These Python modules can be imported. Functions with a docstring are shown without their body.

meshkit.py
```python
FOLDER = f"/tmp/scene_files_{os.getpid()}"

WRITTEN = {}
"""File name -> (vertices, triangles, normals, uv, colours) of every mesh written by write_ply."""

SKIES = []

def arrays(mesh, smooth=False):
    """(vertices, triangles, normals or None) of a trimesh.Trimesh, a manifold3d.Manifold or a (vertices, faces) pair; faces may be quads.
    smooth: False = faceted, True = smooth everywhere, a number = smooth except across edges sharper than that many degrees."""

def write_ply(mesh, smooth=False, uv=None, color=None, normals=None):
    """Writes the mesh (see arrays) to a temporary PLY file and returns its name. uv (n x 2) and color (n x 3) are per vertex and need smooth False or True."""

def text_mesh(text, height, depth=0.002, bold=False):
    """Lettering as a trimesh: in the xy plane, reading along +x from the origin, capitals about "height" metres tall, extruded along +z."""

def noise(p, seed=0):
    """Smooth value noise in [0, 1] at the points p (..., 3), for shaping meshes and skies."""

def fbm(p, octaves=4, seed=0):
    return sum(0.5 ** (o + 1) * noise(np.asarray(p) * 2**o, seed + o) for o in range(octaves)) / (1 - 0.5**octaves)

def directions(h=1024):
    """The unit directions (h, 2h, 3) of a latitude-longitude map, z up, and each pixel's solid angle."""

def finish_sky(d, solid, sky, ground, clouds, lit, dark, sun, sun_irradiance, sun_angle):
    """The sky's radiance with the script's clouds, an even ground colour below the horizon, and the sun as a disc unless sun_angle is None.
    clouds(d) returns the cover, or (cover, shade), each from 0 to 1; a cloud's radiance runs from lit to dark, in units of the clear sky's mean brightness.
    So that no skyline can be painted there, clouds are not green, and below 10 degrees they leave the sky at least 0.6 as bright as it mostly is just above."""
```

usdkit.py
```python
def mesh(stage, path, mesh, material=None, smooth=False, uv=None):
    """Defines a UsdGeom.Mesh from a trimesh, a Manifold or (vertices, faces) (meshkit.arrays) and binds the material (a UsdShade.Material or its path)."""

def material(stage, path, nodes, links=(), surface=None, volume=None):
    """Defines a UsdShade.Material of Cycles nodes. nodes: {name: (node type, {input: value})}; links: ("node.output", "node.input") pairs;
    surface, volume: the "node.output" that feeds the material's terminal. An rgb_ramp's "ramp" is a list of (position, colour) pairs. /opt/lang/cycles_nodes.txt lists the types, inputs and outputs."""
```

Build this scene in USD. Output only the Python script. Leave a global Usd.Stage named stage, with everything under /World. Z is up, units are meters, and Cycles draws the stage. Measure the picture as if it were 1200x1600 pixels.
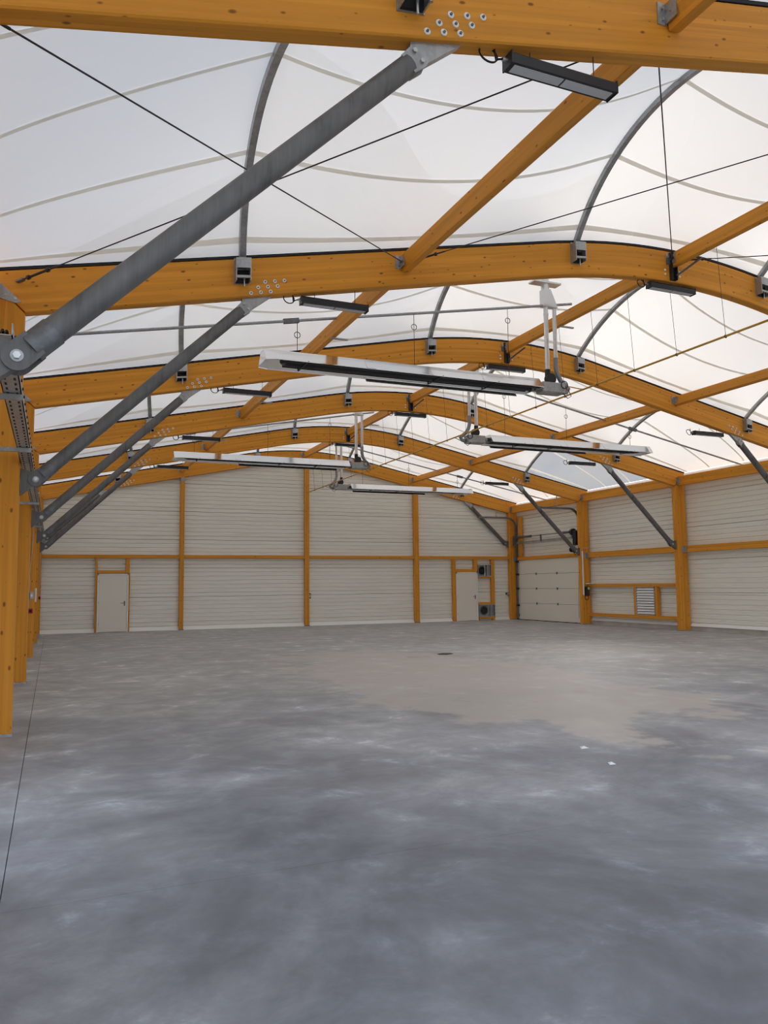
import math, numpy as np, trimesh, usdkit
from pxr import Gf, Sdf, Usd, UsdGeom, UsdLux, UsdShade, Vt

stage = Usd.Stage.CreateInMemory()
UsdGeom.SetStageUpAxis(stage, "Z")
UsdGeom.SetStageMetersPerUnit(stage, 1.0)
world = UsdGeom.Xform.Define(stage, "/World")
UsdGeom.Scope.Define(stage, "/World/Looks")
PI = math.pi
A = lambda *v: np.array(v, float)

# ------------------------------------------------------------------ camera
FPX, YAW, PITCH, ROLL, EYE = 1220.7, 0.4009, 0.0931, -0.0109, 1.5576
fw = A(math.sin(YAW) * math.cos(PITCH), math.cos(YAW) * math.cos(PITCH), math.sin(PITCH))
rt = A(math.cos(YAW), -math.sin(YAW), 0)
up = np.cross(rt, fw)
c_, s_ = math.cos(ROLL), math.sin(ROLL)
rt, up = c_ * rt + s_ * up, -s_ * rt + c_ * up
cam = UsdGeom.Camera.Define(stage, "/World/camera")
cam.AddTransformOp().Set(Gf.Matrix4d(*rt, 0, *up, 0, *(-fw), 0, 0, 0, EYE, 1))
cam.CreateHorizontalApertureAttr(36.0)
cam.CreateVerticalApertureAttr(48.0)
cam.CreateFocalLengthAttr(36.0 * FPX / 1200)
cam.CreateClippingRangeAttr(Gf.Vec2f(0.05, 2000))
EXPOSURE = 0.86
FORWARD = 0.2
cam.CreateExposureAttr(EXPOSURE)


def in_frame(P, margin=0):
    d = np.asarray(P, float) - A(0, 0, EYE)
    z = d @ fw
    if z < 0.1:
        return False
    u, v = 600 + FPX * (d @ rt) / z, 800 - FPX * (d @ up) / z
    return -margin < u < 1200 + margin and -margin < v < 1600 + margin


# ------------------------------------------------------------------ sky and hazy sun
M = {}


def mat(name, nodes, links=(), surface="p.BSDF"):
    M[name] = usdkit.material(stage, "/World/Looks/" + name, nodes, links, surface=surface)
    return M[name]


mat("cloudy_sky", {
    "tc": ("texture_coordinate", {}),
    "sep": ("separate_xyz", {}),
    "mp": ("mapping", {"scale": (1, 1, 2.6)}),
    "n": ("noise_texture", {"scale": 8.0, "detail": 6, "roughness": 0.55, "distortion": 0.3}),
    "r": ("rgb_ramp", {"ramp": [(0.36, (0.40, 0.54, 0.82)), (0.50, (0.70, 0.79, 0.94)), (0.64, (1.0, 1.0, 1.0))]}),
    "bg": ("background_shader", {"strength": 1.0}),
}, [("tc.generated", "mp.vector"), ("mp.vector", "n.vector"), ("n.fac", "r.fac"), ("r.color", "bg.color")], surface="bg.background")
dome = UsdLux.DomeLight.Define(stage, "/World/sky")
dome.CreateIntensityAttr(1.38)
UsdShade.MaterialBindingAPI.Apply(dome.GetPrim()).Bind(M["cloudy_sky"])
SUN_EL, SUN_AZ = math.radians(18), math.radians(44)      # azimuth from +y towards +x
sun = UsdLux.DistantLight.Define(stage, "/World/sun")
sd = A(math.sin(SUN_AZ) * math.cos(SUN_EL), math.cos(SUN_AZ) * math.cos(SUN_EL), math.sin(SUN_EL))
sx = np.cross(A(0, 0, 1), sd); sx /= np.linalg.norm(sx)
sy = np.cross(sd, sx)
sun.AddTransformOp().Set(Gf.Matrix4d(*sx, 0, *sy, 0, *sd, 0, 0, 0, 30, 1))
sun.CreateAngleAttr(40.0)
sun.CreateIntensityAttr(7.6)
sun.CreateColorAttr(Gf.Vec3f(1.0, 0.90, 0.78))

# ------------------------------------------------------------------ materials
mat("glulam", {
    "tc": ("texture_coordinate", {}), "oi": ("object_info", {}),
    "off": ("math", {"math_type": "multiply", "value2": 37.0}),
    "offv": ("combine_xyz", {}),
    "add": ("mix", {"mix_type": "add", "fac": 1.0}),
    "m1": ("mapping", {"scale": (0.55, 16, 1)}),
    "n1": ("noise_texture", {"scale": 1.0, "detail": 5, "roughness": 0.6, "distortion": 0.4}),
    "r1": ("rgb_ramp", {"ramp": [(0.25, (0.66, 0.262, 0.024)), (0.5, (0.76, 0.308, 0.030)), (0.75, (0.83, 0.348, 0.040))]}),
    "m2": ("mapping", {"scale": (0.22, 24, 1)}),               # lamella to lamella tone
    "v2": ("voronoi_texture", {"scale": 1.0, "dimensions": "2D", "randomness": 0.35}),
    "s2": ("separate_color", {}),
    "l2": ("map_range", {"from_min": 0, "from_max": 1, "to_min": 0.88, "to_max": 1.08}),
    "x2": ("mix", {"mix_type": "multiply", "fac": 1.0}),
    "m3": ("mapping", {"scale": (3.2, 6.0, 1)}),               # knots
    "w3": ("noise_texture", {"scale": 9.0, "detail": 1}),
    "v3": ("voronoi_texture", {"scale": 1.0, "dimensions": "2D", "randomness": 1.0}),
    "s3": ("separate_color", {}),
    "k3": ("math", {"math_type": "multiply", "value2": 0.085}),
    "d3": ("math", {"math_type": "subtract"}),
    "e3": ("map_range", {"from_min": -0.03, "from_max": 0.025, "to_min": 1.0, "to_max": 0.0, "clamp": True}),
    "x3": ("mix", {"color2": (0.27, 0.095, 0.012)}),
    "b": ("bump", {"strength": 0.12, "distance": 0.004}),
    "p": ("principled_bsdf", {"roughness": 0.5, "specular_ior_level": 0.25}),
}, [("oi.random", "off.value1"), ("off.value", "offv.x"), ("off.value", "offv.y"), ("tc.UV", "add.color1"), ("offv.vector", "add.color2"),
    ("add.color", "m1.vector"), ("m1.vector", "n1.vector"), ("n1.fac", "r1.fac"),
    ("add.color", "m2.vector"), ("m2.vector", "v2.vector"), ("v2.color", "s2.color"), ("s2.r", "l2.value"), ("r1.color", "x2.color1"), ("l2.result", "x2.color2"),
    ("add.color", "m3.vector"), ("m3.vector", "v3.vector"), ("v3.color", "s3.color"), ("s3.g", "k3.value1"), ("v3.distance", "d3.value1"), ("k3.value", "d3.value2"),
    ("d3.value", "e3.value"), ("x2.color", "x3.color1"), ("e3.result", "x3.fac"), ("x3.color", "p.base_color"),
    ("n1.fac", "b.height"), ("b.normal", "p.normal")])


def galv(name, base, rough, metal=0.75, scale=16):
    mat(name, {
        "tc": ("texture_coordinate", {}),
        "v": ("voronoi_texture", {"scale": scale * 2.5}), "n": ("noise_texture", {"scale": scale * 0.35, "detail": 4}),
        "a": ("mix", {"fac": 0.7}), "r": ("rgb_ramp", {"ramp": [(0.25, tuple(x * 0.72 for x in base)), (0.75, tuple(x * 1.15 for x in base))]}),
        "p": ("principled_bsdf", {"metallic": metal, "roughness": rough}),
    }, [("tc.object", "v.vector"), ("tc.object", "n.vector"), ("v.color", "a.color1"), ("n.fac", "a.color2"), ("a.color", "r.fac"), ("r.color", "p.base_color")])


galv("galvanised", (0.43, 0.435, 0.43), 0.42, 0.65)
mat("galvanised_brace", {                               # weathered tube with darker rings across its length
    "tc": ("texture_coordinate", {}), "m": ("mapping", {"rotation": (0, 0.785, 0), "scale": (26, 1.6, 1.6)}), "n": ("noise_texture", {"scale": 1.0, "detail": 3, "roughness": 0.7}),
    "c": ("noise_texture", {"scale": 5, "detail": 4}), "a": ("mix", {"fac": 0.5}),
    "r": ("rgb_ramp", {"ramp": [(0.34, (0.075, 0.074, 0.07)), (0.45, (0.15, 0.148, 0.142)), (0.62, (0.20, 0.198, 0.19))]}), "p": ("principled_bsdf", {"metallic": 0.45, "roughness": 0.55}),
}, [("tc.object", "m.vector"), ("m.vector", "n.vector"), ("tc.object", "c.vector"), ("n.color", "a.color1"), ("c.color", "a.color2"), ("a.color", "r.fac"), ("r.color", "p.base_color")])
galv("galvanised_dull", (0.20, 0.205, 0.21), 0.55)
galv("bright_steel", (0.62, 0.62, 0.60), 0.32, 0.9)


def plain(name, col, rough=0.5, metal=0.0, spec=0.5, **kw):
    mat(name, {"p": ("principled_bsdf", {"base_color": col, "roughness": rough, "metallic": metal, "specular_ior_level": spec, **kw})})


plain("black_steel", (0.02, 0.02, 0.022), 0.45)
plain("black_housing", (0.012, 0.012, 0.014), 0.4)
plain("black_rubber", (0.01, 0.01, 0.01), 0.7)
plain("cable_steel", (0.055, 0.05, 0.05), 0.5, 0.4)
plain("lens", (0.62, 0.63, 0.64), 0.3)
plain("white_paint", (0.74, 0.72, 0.68), 0.35)
plain("white_plastic", (0.86, 0.86, 0.86), 0.4)
plain("reflector", (0.88, 0.87, 0.85), 0.13, 0.95)
plain("flue_white", (0.80, 0.80, 0.78), 0.25, 0.55)
plain("hose_grey", (0.30, 0.30, 0.30), 0.45, 0.5)
plain("gas_yellow", (0.60, 0.34, 0.035), 0.4)
plain("red_box", (0.45, 0.012, 0.015), 0.4)
plain("grey_plastic", (0.50, 0.52, 0.54), 0.5)
plain("green_label", (0.55, 0.75, 0.25), 0.5)
plain("door_paint", (0.87, 0.81, 0.69), 0.45)
plain("trim_white", (0.93, 0.915, 0.87), 0.4)
plain("dark_hole", (0.008, 0.008, 0.008), 0.8)
plain("seam_beige", (0.42, 0.37, 0.28), 0.6)
plain("washer_white", (0.90, 0.90, 0.88), 0.4)
mat("cladding", {
    "tc": ("texture_coordinate", {}), "m": ("mapping", {"scale": (0.9, 0.9, 9)}), "n": ("noise_texture", {"scale": 1.0, "detail": 3}),
    "r": ("rgb_ramp", {"ramp": [(0.3, (0.865, 0.83, 0.725)), (0.7, (0.91, 0.875, 0.77))]}),
    "b": ("bump", {"strength": 0.25, "distance": 0.02}),
    "p": ("principled_bsdf", {"roughness": 0.38, "specular_ior_level": 0.45}),
}, [("tc.object", "m.vector"), ("m.vector", "n.vector"), ("n.fac", "r.fac"), ("r.color", "p.base_color"), ("n.fac", "b.height"), ("b.normal", "p.normal")])
mat("concrete_wall", {
    "tc": ("texture_coordinate", {}), "n": ("noise_texture", {"scale": 2.5, "detail": 6}),
    "r": ("rgb_ramp", {"ramp": [(0.3, (0.46, 0.425, 0.36)), (0.7, (0.62, 0.575, 0.50))]}), "p": ("principled_bsdf", {"roughness": 0.75})},
    [("tc.object", "n.vector"), ("n.fac", "r.fac"), ("r.color", "p.base_color")])
mat("asphalt", {
    "tc": ("texture_coordinate", {}), "n": ("noise_texture", {"scale": 1.5, "detail": 6}),
    "r": ("rgb_ramp", {"ramp": [(0.3, (0.15, 0.15, 0.15)), (0.7, (0.24, 0.235, 0.23))]}), "p": ("principled_bsdf", {"roughness": 0.85})},
    [("tc.object", "n.vector"), ("n.fac", "r.fac"), ("r.color", "p.base_color")])


def membrane(name, tr, fac, forward=FORWARD):
    """Coated fabric: mostly white reflection, a little light let through, part of it scattered on forward."""
    mat(name, {"d": ("diffuse_bsdf", {"color": (0.88, 0.87, 0.84)}), "t": ("translucent_bsdf", {"color": tr}),
               "f": ("refraction_bsdf", {"color": tr, "roughness": 0.9, "IOR": 1.35, "distribution": "ggx"}),
               "y": ("mix_closure", {"fac": forward}), "x": ("mix_closure", {"fac": fac})},
        [("t.BSDF", "y.closure1"), ("f.BSDF", "y.closure2"), ("d.BSDF", "x.closure1"), ("y.closure", "x.closure2")], surface="x.closure")


membrane("membrane", (0.90, 0.89, 0.87), 0.075)
membrane("membrane_seam", (0.97, 0.92, 0.80), 0.55)
mat("membrane_clear", {"d": ("transparent_bsdf", {"color": (0.125, 0.132, 0.145)}), "t": ("translucent_bsdf", {"color": (0.8, 0.8, 0.78)}),
                       "x": ("mix_closure", {"fac": 0.06})}, [("d.BSDF", "x.closure1"), ("t.BSDF", "x.closure2")], surface="x.closure")

# power-floated concrete floor: broad cloudy tones, a dusty light patch in the middle, tyre arcs
mat("floor_concrete", {
    "tc": ("texture_coordinate", {}),
    "n1": ("noise_texture", {"scale": 0.42, "detail": 7, "roughness": 0.62, "distortion": 0.6}),
    "n2": ("noise_texture", {"scale": 1.9, "detail": 9, "roughness": 0.68, "distortion": 0.35}),
    "n3": ("noise_texture", {"scale": 55, "detail": 3}),
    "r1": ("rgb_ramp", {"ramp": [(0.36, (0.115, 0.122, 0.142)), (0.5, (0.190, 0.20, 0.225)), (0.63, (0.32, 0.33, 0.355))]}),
    "r2": ("rgb_ramp", {"ramp": [(0.34, (0.76, 0.76, 0.77)), (0.50, (1, 1, 1)), (0.60, (1.22, 1.22, 1.22)), (0.70, (1.9, 1.9, 1.9))]}),
    "x2": ("mix", {"mix_type": "multiply", "fac": 1.0}),
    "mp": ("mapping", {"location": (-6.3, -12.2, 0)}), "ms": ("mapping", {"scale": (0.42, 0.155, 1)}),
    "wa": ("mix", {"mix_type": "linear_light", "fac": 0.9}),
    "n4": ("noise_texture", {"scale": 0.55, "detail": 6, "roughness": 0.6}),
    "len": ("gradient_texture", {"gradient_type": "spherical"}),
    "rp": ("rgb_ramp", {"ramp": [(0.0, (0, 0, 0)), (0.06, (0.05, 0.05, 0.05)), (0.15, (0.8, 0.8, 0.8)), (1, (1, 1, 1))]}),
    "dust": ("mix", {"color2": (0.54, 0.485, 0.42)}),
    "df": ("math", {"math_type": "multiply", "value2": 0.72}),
    "r3": ("map_range", {"from_min": 0.3, "from_max": 0.7, "to_min": 0.46, "to_max": 0.66, "clamp": True}),
    "tm": ("mapping", {"location": (-1.4214, -0.8839, 0), "scale": (0.09177, 0.09177, 0)}), "tg": ("gradient_texture", {"gradient_type": "spherical"}),
    "tr": ("rgb_ramp", {"ramp": [(0.270, (0, 0, 0)), (0.280, (1, 1, 1)), (0.290, (0, 0, 0)), (0.300, (0, 0, 0)), (0.312, (0.8, 0.8, 0.8)), (0.325, (0, 0, 0))]}),
    "tn": ("map_range", {"from_min": 0.40, "from_max": 0.60, "to_min": 0.0, "to_max": 0.5, "clamp": True}), "tk": ("math", {"math_type": "multiply"}),
    "tyre": ("mix", {"color2": (0.60, 0.56, 0.50)}),
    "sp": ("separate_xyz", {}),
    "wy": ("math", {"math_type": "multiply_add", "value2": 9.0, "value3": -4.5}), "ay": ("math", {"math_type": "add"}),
    "far_light": ("map_range", {"from_min": 4.0, "from_max": 13.0, "to_min": 0.0, "to_max": 0.66, "clamp": True}),
    "far": ("mix", {"color2": (0.53, 0.515, 0.475)}),  # floor lightened away from the camera; brighter far light put into its colour
    "b": ("bump", {"strength": 0.06, "distance": 0.01}),
    "p": ("principled_bsdf", {"specular_ior_level": 0.36}),
}, [("tc.object", "sp.vector"), ("n4.fac", "wy.value1"), ("sp.y", "ay.value1"), ("wy.value", "ay.value2"), ("ay.value", "far_light.value"), ("far_light.result", "far.fac"), ("r1.color", "far.color1"), ("far.color", "x2.color1"), ("x2.color", "dust.color1"),
    ("tc.object", "n1.vector"), ("tc.object", "n2.vector"), ("tc.object", "n3.vector"), ("tc.object", "n4.vector"), ("n1.fac", "r1.fac"), ("n2.fac", "r2.fac"),
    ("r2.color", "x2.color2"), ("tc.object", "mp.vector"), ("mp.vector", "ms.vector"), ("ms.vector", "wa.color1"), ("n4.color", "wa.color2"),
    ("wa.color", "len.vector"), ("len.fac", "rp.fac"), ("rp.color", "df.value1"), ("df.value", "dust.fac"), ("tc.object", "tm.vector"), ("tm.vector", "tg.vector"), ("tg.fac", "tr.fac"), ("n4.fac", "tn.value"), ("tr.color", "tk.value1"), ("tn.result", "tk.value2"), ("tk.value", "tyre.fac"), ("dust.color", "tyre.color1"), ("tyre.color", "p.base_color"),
    ("n2.fac", "r3.value"), ("r3.result", "p.roughness"), ("n3.fac", "b.height"), ("b.normal", "p.normal")])

# ------------------------------------------------------------------ scene helpers
_used = {}


def numbered(parent, name):
    k = _used.get((parent, name), 0)
    _used[(parent, name)] = k + 1
    return f"{parent}/{name}" + (f"_{k:03d}" if k else "")


def tag(prim, label=None, cat=None, group=None, kind=None):
    for k, v in (("label", label), ("category", cat), ("group", group), ("kind", kind)):
        if v:
            prim.SetCustomDataByKey(k, v)
    return prim


def tm(x):
    """Any list of shapes as one (V, F)."""
    if isinstance(x, list):
        vs, fs, n = [], [], 0
        for y in x:
            v, f = tm(y)
            vs.append(v); fs.append(f + n); n += len(v)
        return np.vstack(vs), np.vstack(fs)
    if hasattr(x, "vertices"):
        return np.asarray(x.vertices), np.asarray(x.faces)
    v, f = np.asarray(x[0], float), np.asarray(x[1], int)
    if f.shape[1] == 4:
        f = np.vstack([f[:, [0, 1, 2]], f[:, [0, 2, 3]]])
    return v, f


class Thing:
    def __init__(self, name, label=None, cat=None, loc=(0, 0, 0), group=None, kind=None, parent=None):
        self.loc = A(*loc)
        self.path = numbered(parent.path if parent else "/World", name)
        x = UsdGeom.Xform.Define(stage, self.path)
        off = self.loc - (parent.loc if parent else 0)
        x.AddTranslateOp().Set(Gf.Vec3d(*off))
        self.prim = tag(x.GetPrim(), label, cat, group, kind)

    def part(self, name, shape, material, smooth=35, grain=None, label=None, uv=None):
        return put(numbered(self.path, name), shape, material, self.loc, smooth, grain, label, uv)

    def node(self, name):
        return Thing(name, loc=self.loc, parent=self)


class Node:
    """A mesh that carries sub-parts."""
    def __init__(self, path, loc):
        self.path, self.loc = path, loc

    part = Thing.part


def put(path, shape, material, loc=A(0, 0, 0), smooth=35, grain=None, label=None, uv=None):
    v, f = tm(shape)
    v = v - loc
    if grain is not None or uv is not None:
        if uv is None:
            g = A(*grain); g /= np.linalg.norm(g)
            a, b, c = v[f[:, 0]], v[f[:, 1]], v[f[:, 2]]
            n = np.cross(b - a, c - a); n /= np.maximum(np.linalg.norm(n, axis=1, keepdims=True), 1e-12)
            w = np.cross(n, g); wl = np.linalg.norm(w, axis=1, keepdims=True)
            w = np.where(wl > 0.3, w / np.maximum(wl, 1e-9), np.cross(g, A(0.3, 0.5, 0.81)))
            side = np.round((n @ A(1.7, 2.9, 5.3)), 1)
            uu = np.stack([v[f] @ g, np.einsum("fkc,fc->fk", v[f], w) + side[:, None]], -1)
        else:
            uu = uv[f]
        v2 = v[f].reshape(-1, 3)
        p = usdkit.mesh(stage, path, (v2, np.arange(len(v2)).reshape(-1, 3)), M[material], smooth=False, uv=uu.reshape(-1, 2))
    else:
        p = usdkit.mesh(stage, path, trimesh.Trimesh(v, f, process=False), M[material], smooth=smooth)
    if label:
        p.GetPrim().SetCustomDataByKey("label", label)
    return Node(path, loc)


def solo(name, shape, material, label, cat, group=None, kind=None, smooth=35, grain=None):
    n = put(numbered("/World", name), shape, material, A(0, 0, 0), smooth, grain)
    tag(stage.GetPrimAtPath(n.path), label, cat, group, kind)
    return n


def box(x0, x1, y0, y1, z0, z1, ch=0.0):
    if ch:
        m = A((x0 + x1) / 2, (y0 + y1) / 2, (z0 + z1) / 2); h = A(x1 - x0, y1 - y0, z1 - z0) / 2
        pts = []
        for s in np.ndindex(2, 2, 2):
            sg = A(*s) * 2 - 1
            for k in range(3):
                d = h.copy(); d -= ch; d[k] += ch
                pts.append(m + sg * d)
        return hull(pts)
    v = A(*[[x, y, z] for x in (x0, x1) for y in (y0, y1) for z in (z0, z1)])
    f = [[0, 1, 3, 2], [4, 6, 7, 5], [0, 4, 5, 1], [2, 3, 7, 6], [0, 2, 6, 4], [1, 5, 7, 3]]
    return v, np.array(f)


def hull(pts):
    m = trimesh.convex.convex_hull(np.asarray(pts, float))
    return m.vertices, m.faces


def frame_of(d, ref=None):
    d = d / np.linalg.norm(d)
    r = A(0, 0, 1) if ref is None else A(*ref)
    if abs(d @ r) > 0.98:
        r = A(1, 0, 0)
    a = np.cross(d, r); a /= np.linalg.norm(a)
    return d, a, np.cross(a, d)


def bar(p0, p1, w, h, ref=(0, 0, 1), ch=0.0):
    """A straight bar of section w (sideways) by h (along ref)."""
    p0, p1 = A(*p0), A(*p1)
    d, a, b = frame_of(p1 - p0, ref)
    if ch:
        sec = [(s * (w / 2 - (0 if k else ch)), t * (h / 2 - (ch if k else 0))) for s in (-1, 1) for t in (-1, 1) for k in (0, 1)]
        return hull([q + x * a + y * b for q in (p0, p1) for x, y in sec])
    v = [q + s * w / 2 * a + t * h / 2 * b for q in (p0, p1) for s, t in ((-1, -1), (1, -1), (1, 1), (-1, 1))]
    f = [[3, 2, 1, 0], [4, 5, 6, 7]] + [[k, (k + 1) % 4, 4 + (k + 1) % 4, 4 + k] for k in range(4)]
    return np.array(v), np.array(f)


def tube(path, r, n=10, closed=False, cap=True, prof=None, ref=None):
    P = np.asarray(path, float)
    m = len(P)
    T = np.gradient(P, axis=0) if not closed else np.roll(P, -1, 0) - np.roll(P, 1, 0)
    T /= np.maximum(np.linalg.norm(T, axis=1, keepdims=True), 1e-12)
    _, a, b = frame_of(T[0], ref)
    if prof is None:
        prof = [(math.cos(2 * PI * k / n) * r, math.sin(2 * PI * k / n) * r) for k in range(n)]
    n = len(prof)
    vs = []
    for k in range(m):
        a = a - T[k] * (a @ T[k]); a /= np.linalg.norm(a)
        b = np.cross(T[k], a)
        vs += [P[k] + x * a + y * b for x, y in prof]
    fs = []
    for k in range(m if closed else m - 1):
        for j in range(n):
            q, w = k * n, ((k + 1) % m) * n
            fs += [[q + j, q + (j + 1) % n, w + (j + 1) % n], [q + j, w + (j + 1) % n, w + j]]
    if cap and not closed:
        for e, flip in ((0, True), (m - 1, False)):
            vs.append(P[e]); i = len(vs) - 1
            for j in range(n):
                t = [i, e * n + j, e * n + (j + 1) % n]
                fs.append(t[::-1] if flip else t)
    return np.array(vs), np.array(fs)


def rod(p0, p1, r, n=10):
    return tube([p0, p1], r, n)


def disc(c, axis, r, t, n=16):
    c, ax = A(*c), A(*axis); ax /= np.linalg.norm(ax)
    return rod(c - ax * t / 2, c + ax * t / 2, r, n)


def ring(c, axis, R, r, n=14, m=6):
    d, a, b = frame_of(A(*axis))
    return tube([A(*c) + R * (math.cos(t) * a + math.sin(t) * b) for t in np.linspace(0, 2 * PI, n, endpoint=False)], r, m, closed=True)


def slab(poly, axis, t0, t1):
    """A polygon given in the plane across the axis ('y': (x, z); 'x': (y, z); 'z': (x, y)) made solid from t0 to t1."""
    from shapely.geometry import Polygon
    m = trimesh.creation.extrude_polygon(Polygon(poly), 1.0, engine="earcut")
    v = np.array(m.vertices); t = t0 + (t1 - t0) * v[:, 2]
    if axis == "y":
        w, f = np.stack([v[:, 0], t, v[:, 1]], 1), m.faces[:, ::-1]
    elif axis == "x":
        w, f = np.stack([t, v[:, 0], v[:, 1]], 1), m.faces
    else:
        w, f = np.stack([v[:, 0], v[:, 1], t], 1), m.faces
    return w, np.asarray(f)


ORD = ["first", "second", "third", "fourth", "fifth", "sixth", "seventh"]

# ------------------------------------------------------------------ the frame's geometry
XC, XLI, XRI, XLO, XRO = 9.05, -0.36, 18.38, -0.78, 18.80
T2 = 0.08                                                # half a beam's thickness
FY = lambda k: 4.43 + 5 * k                              # the plane of frame k; 0 is overhead, 5 stands in the end wall
SL = 0.209


def zb(x):
    d = abs(x - XC)
    return 6.597 - SL * d if d > 2.4 else 6.597 - SL * 1.2 - SL * d * d / 4.8


zt = lambda x: zb(x) + 0.50


def slope(x):
    return (zb(x + 0.01) - zb(x - 0.01)) / 0.02


FRAME_WORD = ["overhead, nearest the camera", "second from the camera", "third from the camera", "fourth from the camera", "fifth from the camera", "farthest, in the end wall"]
BAY_WORD = ["bay over the camera", "nearest full bay", "second full bay", "third full bay", "fourth full bay", "farthest bay"]   # index bay+1

# ------------------------------------------------------------------ floor, ground
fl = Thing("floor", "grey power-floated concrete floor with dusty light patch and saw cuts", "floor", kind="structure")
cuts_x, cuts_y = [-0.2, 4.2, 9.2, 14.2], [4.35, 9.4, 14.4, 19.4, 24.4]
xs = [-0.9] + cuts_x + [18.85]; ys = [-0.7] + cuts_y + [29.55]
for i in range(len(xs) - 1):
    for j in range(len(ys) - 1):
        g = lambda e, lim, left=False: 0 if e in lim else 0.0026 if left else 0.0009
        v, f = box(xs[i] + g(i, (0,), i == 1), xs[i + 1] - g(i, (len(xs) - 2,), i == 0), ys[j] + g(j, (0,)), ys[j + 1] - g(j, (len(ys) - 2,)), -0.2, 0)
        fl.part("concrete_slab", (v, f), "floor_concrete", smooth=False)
fl.part("saw_cut_bed", box(-0.9, 18.85, -0.7, 29.55, -0.25, -0.012), "asphalt", smooth=False)
solo("ground", box(-150, 150, -150, 200, -0.45, -0.25), "asphalt", "dark paved yard outside the hall", "ground", kind="structure", smooth=False)


# ------------------------------------------------------------------ walls of horizontally ribbed panels
def rib_rows(z0, z1):
    """(z, offset) of the ribbed face; a rib every 0.15 m, a deeper joint every 1.05 m."""
    rows, z, k = [], z0, 0
    while z < z1 - 1e-6:
        dp = 0.032 if (round((z - 0.15) / 0.15) % 7) == 0 else 0.019
        rows += [(z, dp), (z + 0.018, 0.0), (z + 0.125, 0.0), (z + 0.138, dp)]
        z += 0.15
    rows.append((z1, 0.014))
    return [r for r in rows if r[0] <= z1 + 1e-9]


def panel_face(axis, plane, inward, u0, u1, z0, z1, clip=None, thick=0.06):
    """One panel: ribbed inner face (towards `inward`), flat back. clip(z) -> (lo, hi) limits along u."""
    rows = rib_rows(z0, z1)
    V, F = [], []

    def pt(u, off, z):
        return (u, plane + inward * (-off), z) if axis == "y" else (plane + inward * (-off), u, z)
    for (za, oa), (zc, oc) in zip(rows[:-1], rows[1:]):
        lo, hi = u0, u1
        if clip:
            a, b = clip(max(za, zc)); lo, hi = max(lo, a), min(hi, b)
            if hi - lo < 0.02:
                continue
        n = len(V)
        V += [pt(lo, oa, za), pt(hi, oa, za), pt(hi, oc, zc), pt(lo, oc, zc), pt(lo, thick, za), pt(hi, thick, za), pt(hi, thick, zc), pt(lo, thick, zc)]
        F += [[n, n + 1, n + 2, n + 3], [n + 5, n + 4, n + 7, n + 6]]
    return (np.array(V), np.array(F)) if V else None


def roof_clip(z):
    """Where the end wall still stays under the roof line at height z."""
    d = 9.9 if z < 4.75 else (6.597 + 0.28 - z) / SL
    return XC - d, XC + d


def clad(th, axis, plane, inward, u0, u1, z0, z1, clip=None):
    z = z0
    edges = [z0] + [e for e in (0.15 + 1.05 * k for k in range(1, 9)) if z0 + 0.05 < e < z1 - 0.05] + [z1]
    for a, b in zip(edges[:-1], edges[1:]):
        m = panel_face(axis, plane, inward, u0, u1, a, b, clip)
        if m:
            th.part("cladding_panel", m, "cladding", smooth=False)


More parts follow.
